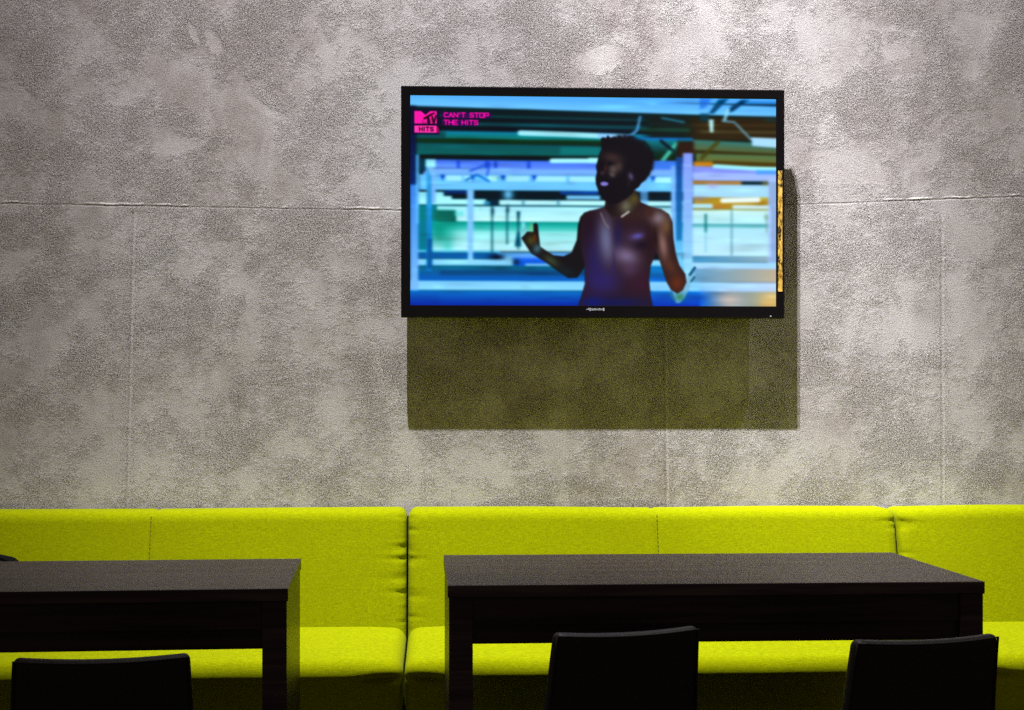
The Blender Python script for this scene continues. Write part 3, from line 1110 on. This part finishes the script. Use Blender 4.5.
Bl(658, 217.5, 9, 7, (140, 126, 138), 0.85, 0.3, np.maximum(ra, to))
Bl(666, 226, 5, 8, (120, 92, 58), 0.7, 0, ra)
Bl(663, 245, 4.5, 15, (146, 114, 110), 0.85, -0.15, ra)
Bl(671, 266, 5, 9, (92, 56, 40), 0.8, -0.4, ra)
Bl(677, 283, 7, 8, (108, 52, 26), 0.8, 0, ra)
Bl(655, 238, 2.5, 10, (30, 16, 20), 0.8, -0.1, ra)
Bl(650, 212, 5, 6, (66, 40, 34), 0.9, 0, np.maximum(ra, to))
Bl(673, 226, 2, 30, (40, 24, 22), 0.5, 0, ra)
# neck, chain and head
nk = Pg([(606, 196), (636, 190), (641, 203), (634, 213), (612, 217), (604, 208)], (44, 32, 30), 1.5)
Bl(626, 206, 6, 7, (112, 112, 92), 0.85, 0.3, nk)
Bl(634, 199, 5, 6, (92, 84, 40), 0.8, 0.3, nk)
Bl(610, 206, 5, 8, (26, 16, 18), 0.9, 0, nk)
Ln([(621.5, 216.5), (628.5, 211.5)], 1.8, (190, 190, 182), 1.3)
Ln([(600.5, 213), (604, 222), (608.5, 228)], 1.3, (130, 116, 116), 1.2, 0.9)
head = [(600.8, 144), (600.4, 138.6), (602.5, 136.8), (605.6, 137.6), (607.6, 134.8), (610, 137.4), (614, 136.2), (617, 137.6), (620, 136.8), (626, 137), (632, 138.6), (639, 141.6), (645, 146.5),
        (650.6, 151), (654, 156), (652, 162), (651.4, 167), (649, 174), (645, 179.6), (641, 183), (638.8, 186.5), (634.4, 189.6), (631, 194), (625, 199), (617, 203.4), (609.6, 204),
        (603.4, 199.6), (598.6, 192), (595.6, 184), (595.2, 178), (596.6, 172), (595.6, 166.5), (597.4, 160), (598.8, 154), (601.4, 149)]
hd = Pg(head, (19, 14, 20), 1.5)
rs = np.random.RandomState(4)
for a in np.linspace(-2.3, 0.9, 26):                         # curls round the outline of the hair
    bx, by = 626 + 25.5 * math.cos(a), 160 + 23.5 * math.sin(a)
    Bl(bx + rs.uniform(-1, 1), by + rs.uniform(-1, 1), 2.6, 2.4, (19, 14, 20), 0.9)
Bl(612, 157, 10, 5, (78, 58, 52), 0.7, 0.15, hd)
Bl(613, 169, 5, 5, (108, 94, 88), 0.75, 0.3, hd)
Bl(619, 166, 4, 5, (96, 76, 70), 0.6, 0, hd)
Bl(609.6, 163.4, 3.4, 1.5, (12, 8, 12), 0.9, -0.1, hd)
Bl(602, 164, 2.0, 1.3, (12, 8, 12), 0.8, 0, hd)
Bl(605, 168, 1.4, 4.5, (88, 38, 40), 0.6, 0.12, hd)
Bl(602, 173, 2.4, 2, (76, 62, 72), 0.7, 0, hd)
Bl(612, 174.5, 3, 2.5, (122, 112, 108), 0.6, 0.5, hd)
Pg([(600.2, 182.4), (604, 181.4), (608, 182.6), (607.6, 185), (603.6, 186), (600.4, 185)], (134, 128, 208), 1.6)
Bl(630.6, 176, 2.6, 4, (104, 88, 128), 0.85, -0.3, hd)
Bl(628.6, 183, 1.6, 4, (40, 32, 30), 0.8, 0, hd)

blur(0.6, 0.55)
# ---- channel logo and slogan in the corner
PK, DK = (255, 38, 168), (44, 0, 28)
R(412, 110.5, 440, 136, (30, 8, 50), 2.5, 0.75)
Pg([(415, 112.6), (421.4, 112.6), (426, 116.4), (430.6, 112.6), (437, 112.6), (437, 125), (431.4, 125), (431.4, 120), (426, 123.6), (422, 120.6), (422, 125), (415, 125)], PK, 0.9)
Pg([(421.4, 120), (426.4, 123), (431.4, 120), (431.4, 125), (421.4, 125)], PK, 0.9, 0.75)
Pg([(423.6, 119.4), (431.6, 114.6), (432.6, 116.8), (429.8, 118.2), (430.8, 125), (428, 125), (427, 119.8), (424.6, 121.4)], DK, 0.8)
Pg([(431.6, 117.6), (433.4, 117.2), (434.2, 121.4), (435.4, 116.6), (437.2, 116.2), (435.2, 125), (433, 125)], DK, 0.8)
Pg([(431.4, 115), (434, 113.6), (436, 114.6), (433, 116.6)], DK, 0.9, 0.8)
R(415, 127, 437, 134, (255, 70, 178), 0.9)
Pg([(437, 127), (438.6, 128.6), (440, 134), (437, 134)], (160, 0, 80), 1.0)
GL = {'C': [[(1, .1), (.2, 0), (0, .5), (.2, 1), (1, .9)]], 'A': [[(0, 1), (.5, 0), (1, 1)], [(.2, .65), (.8, .65)]], 'N': [[(0, 1), (0, 0), (1, 1), (1, 0)]],
      "'": [[(.5, 0), (.4, .3)]], 'T': [[(0, 0), (1, 0)], [(.5, 0), (.5, 1)]], 'S': [[(1, .05), (.1, .05), (.1, .5), (.95, .5), (.95, .95), (0, .95)]],
      'O': [[(0, 0), (1, 0), (1, 1), (0, 1), (0, 0)]], 'P': [[(0, 1), (0, 0), (1, 0), (1, .55), (0, .55)]], 'H': [[(0, 0), (0, 1)], [(1, 0), (1, 1)], [(0, .5), (1, .5)]],
      'E': [[(1, 0), (0, 0), (0, 1), (1, 1)], [(0, .5), (.8, .5)]], 'I': [[(.5, 0), (.5, 1)]], ' ': []}


def word(txt, x, y, wd, ht, gap, thick, col, f=0.7, slant=0.0):
    for chh in txt:
        w_ = wd * (0.35 if chh in "I'" else 0.6 if chh == ' ' else 1)
        for st in GL[chh]:
            Ln([(x + a * w_ + (1 - b) * slant, y + b * ht) for a, b in st], thick, col, f)
        x += w_ + gap


word('HITS', 420, 128.6, 2.9, 3.8, 1.3, 1.0, (60, 0, 30), 0.6)
Pg([(442, 113), (489, 113.4), (493, 116), (488, 119.4), (442, 119.6)], (70, 0, 84), 1.6, 0.85)
Pg([(442, 120.4), (477, 120.4), (479, 122.6), (476, 126.8), (442, 127)], (70, 0, 84), 1.6, 0.85)
word("CAN'T STOP", 444.4, 114, 3.7, 4.2, 1.2, 1.05, (246, 24, 168), 0.9)
word('THE HITS', 444.4, 121.4, 3.6, 4.2, 1.2, 1.05, (246, 24, 168), 0.9)

blur(0.35, 0.35)
pic = np.clip(img, 0, 255) / 255.0
pic = np.clip((pic - 0.035) * 1.05, 0, 1)
lum = pic.mean(-1, keepdims=True)
pic = np.clip(lum + (pic - lum) * 1.10, 0, 1)
pic = np.where(pic <= 0.04045, pic / 12.92, ((pic + 0.055) / 1.055) ** 2.4)
XX = SX0 + (gx - U0) / (U1 - U0) * (SX1 - SX0)
ZZ = SZ1 - (gy - V0) / (V1 - V0) * (SZ1 - SZ0)
co = np.stack([XX, np.full_like(XX, yf + 0.006), ZZ], -1).reshape(-1, 3)
ii = np.arange(nx * nz).reshape(nz, nx)
q = np.stack([ii[:-1, :-1], ii[1:, :-1], ii[1:, 1:], ii[:-1, 1:]], -1).reshape(-1)
nf = len(q) // 4
me = bpy.data.meshes.new('screen')
me.vertices.add(nx * nz)
me.vertices.foreach_set('co', co.ravel())
me.loops.add(len(q))
me.loops.foreach_set('vertex_index', q.astype(np.int32))
me.polygons.add(nf)
me.polygons.foreach_set('loop_start', np.arange(0, nf * 4, 4, dtype=np.int32))
me.update(calc_edges=True)
me.validate()
ca = me.color_attributes.new('picture', 'FLOAT_COLOR', 'POINT')
ca.data.foreach_set('color', np.concatenate([pic.reshape(-1, 3), np.ones((nx * nz, 1))], 1).astype(np.float32).ravel())
me.materials.append(M_SCREEN)
scr = bpy.data.objects.new('screen', me)
COL.objects.link(scr)
scr.parent = tv
scr['label'] = 'lit screen showing a shirtless man'
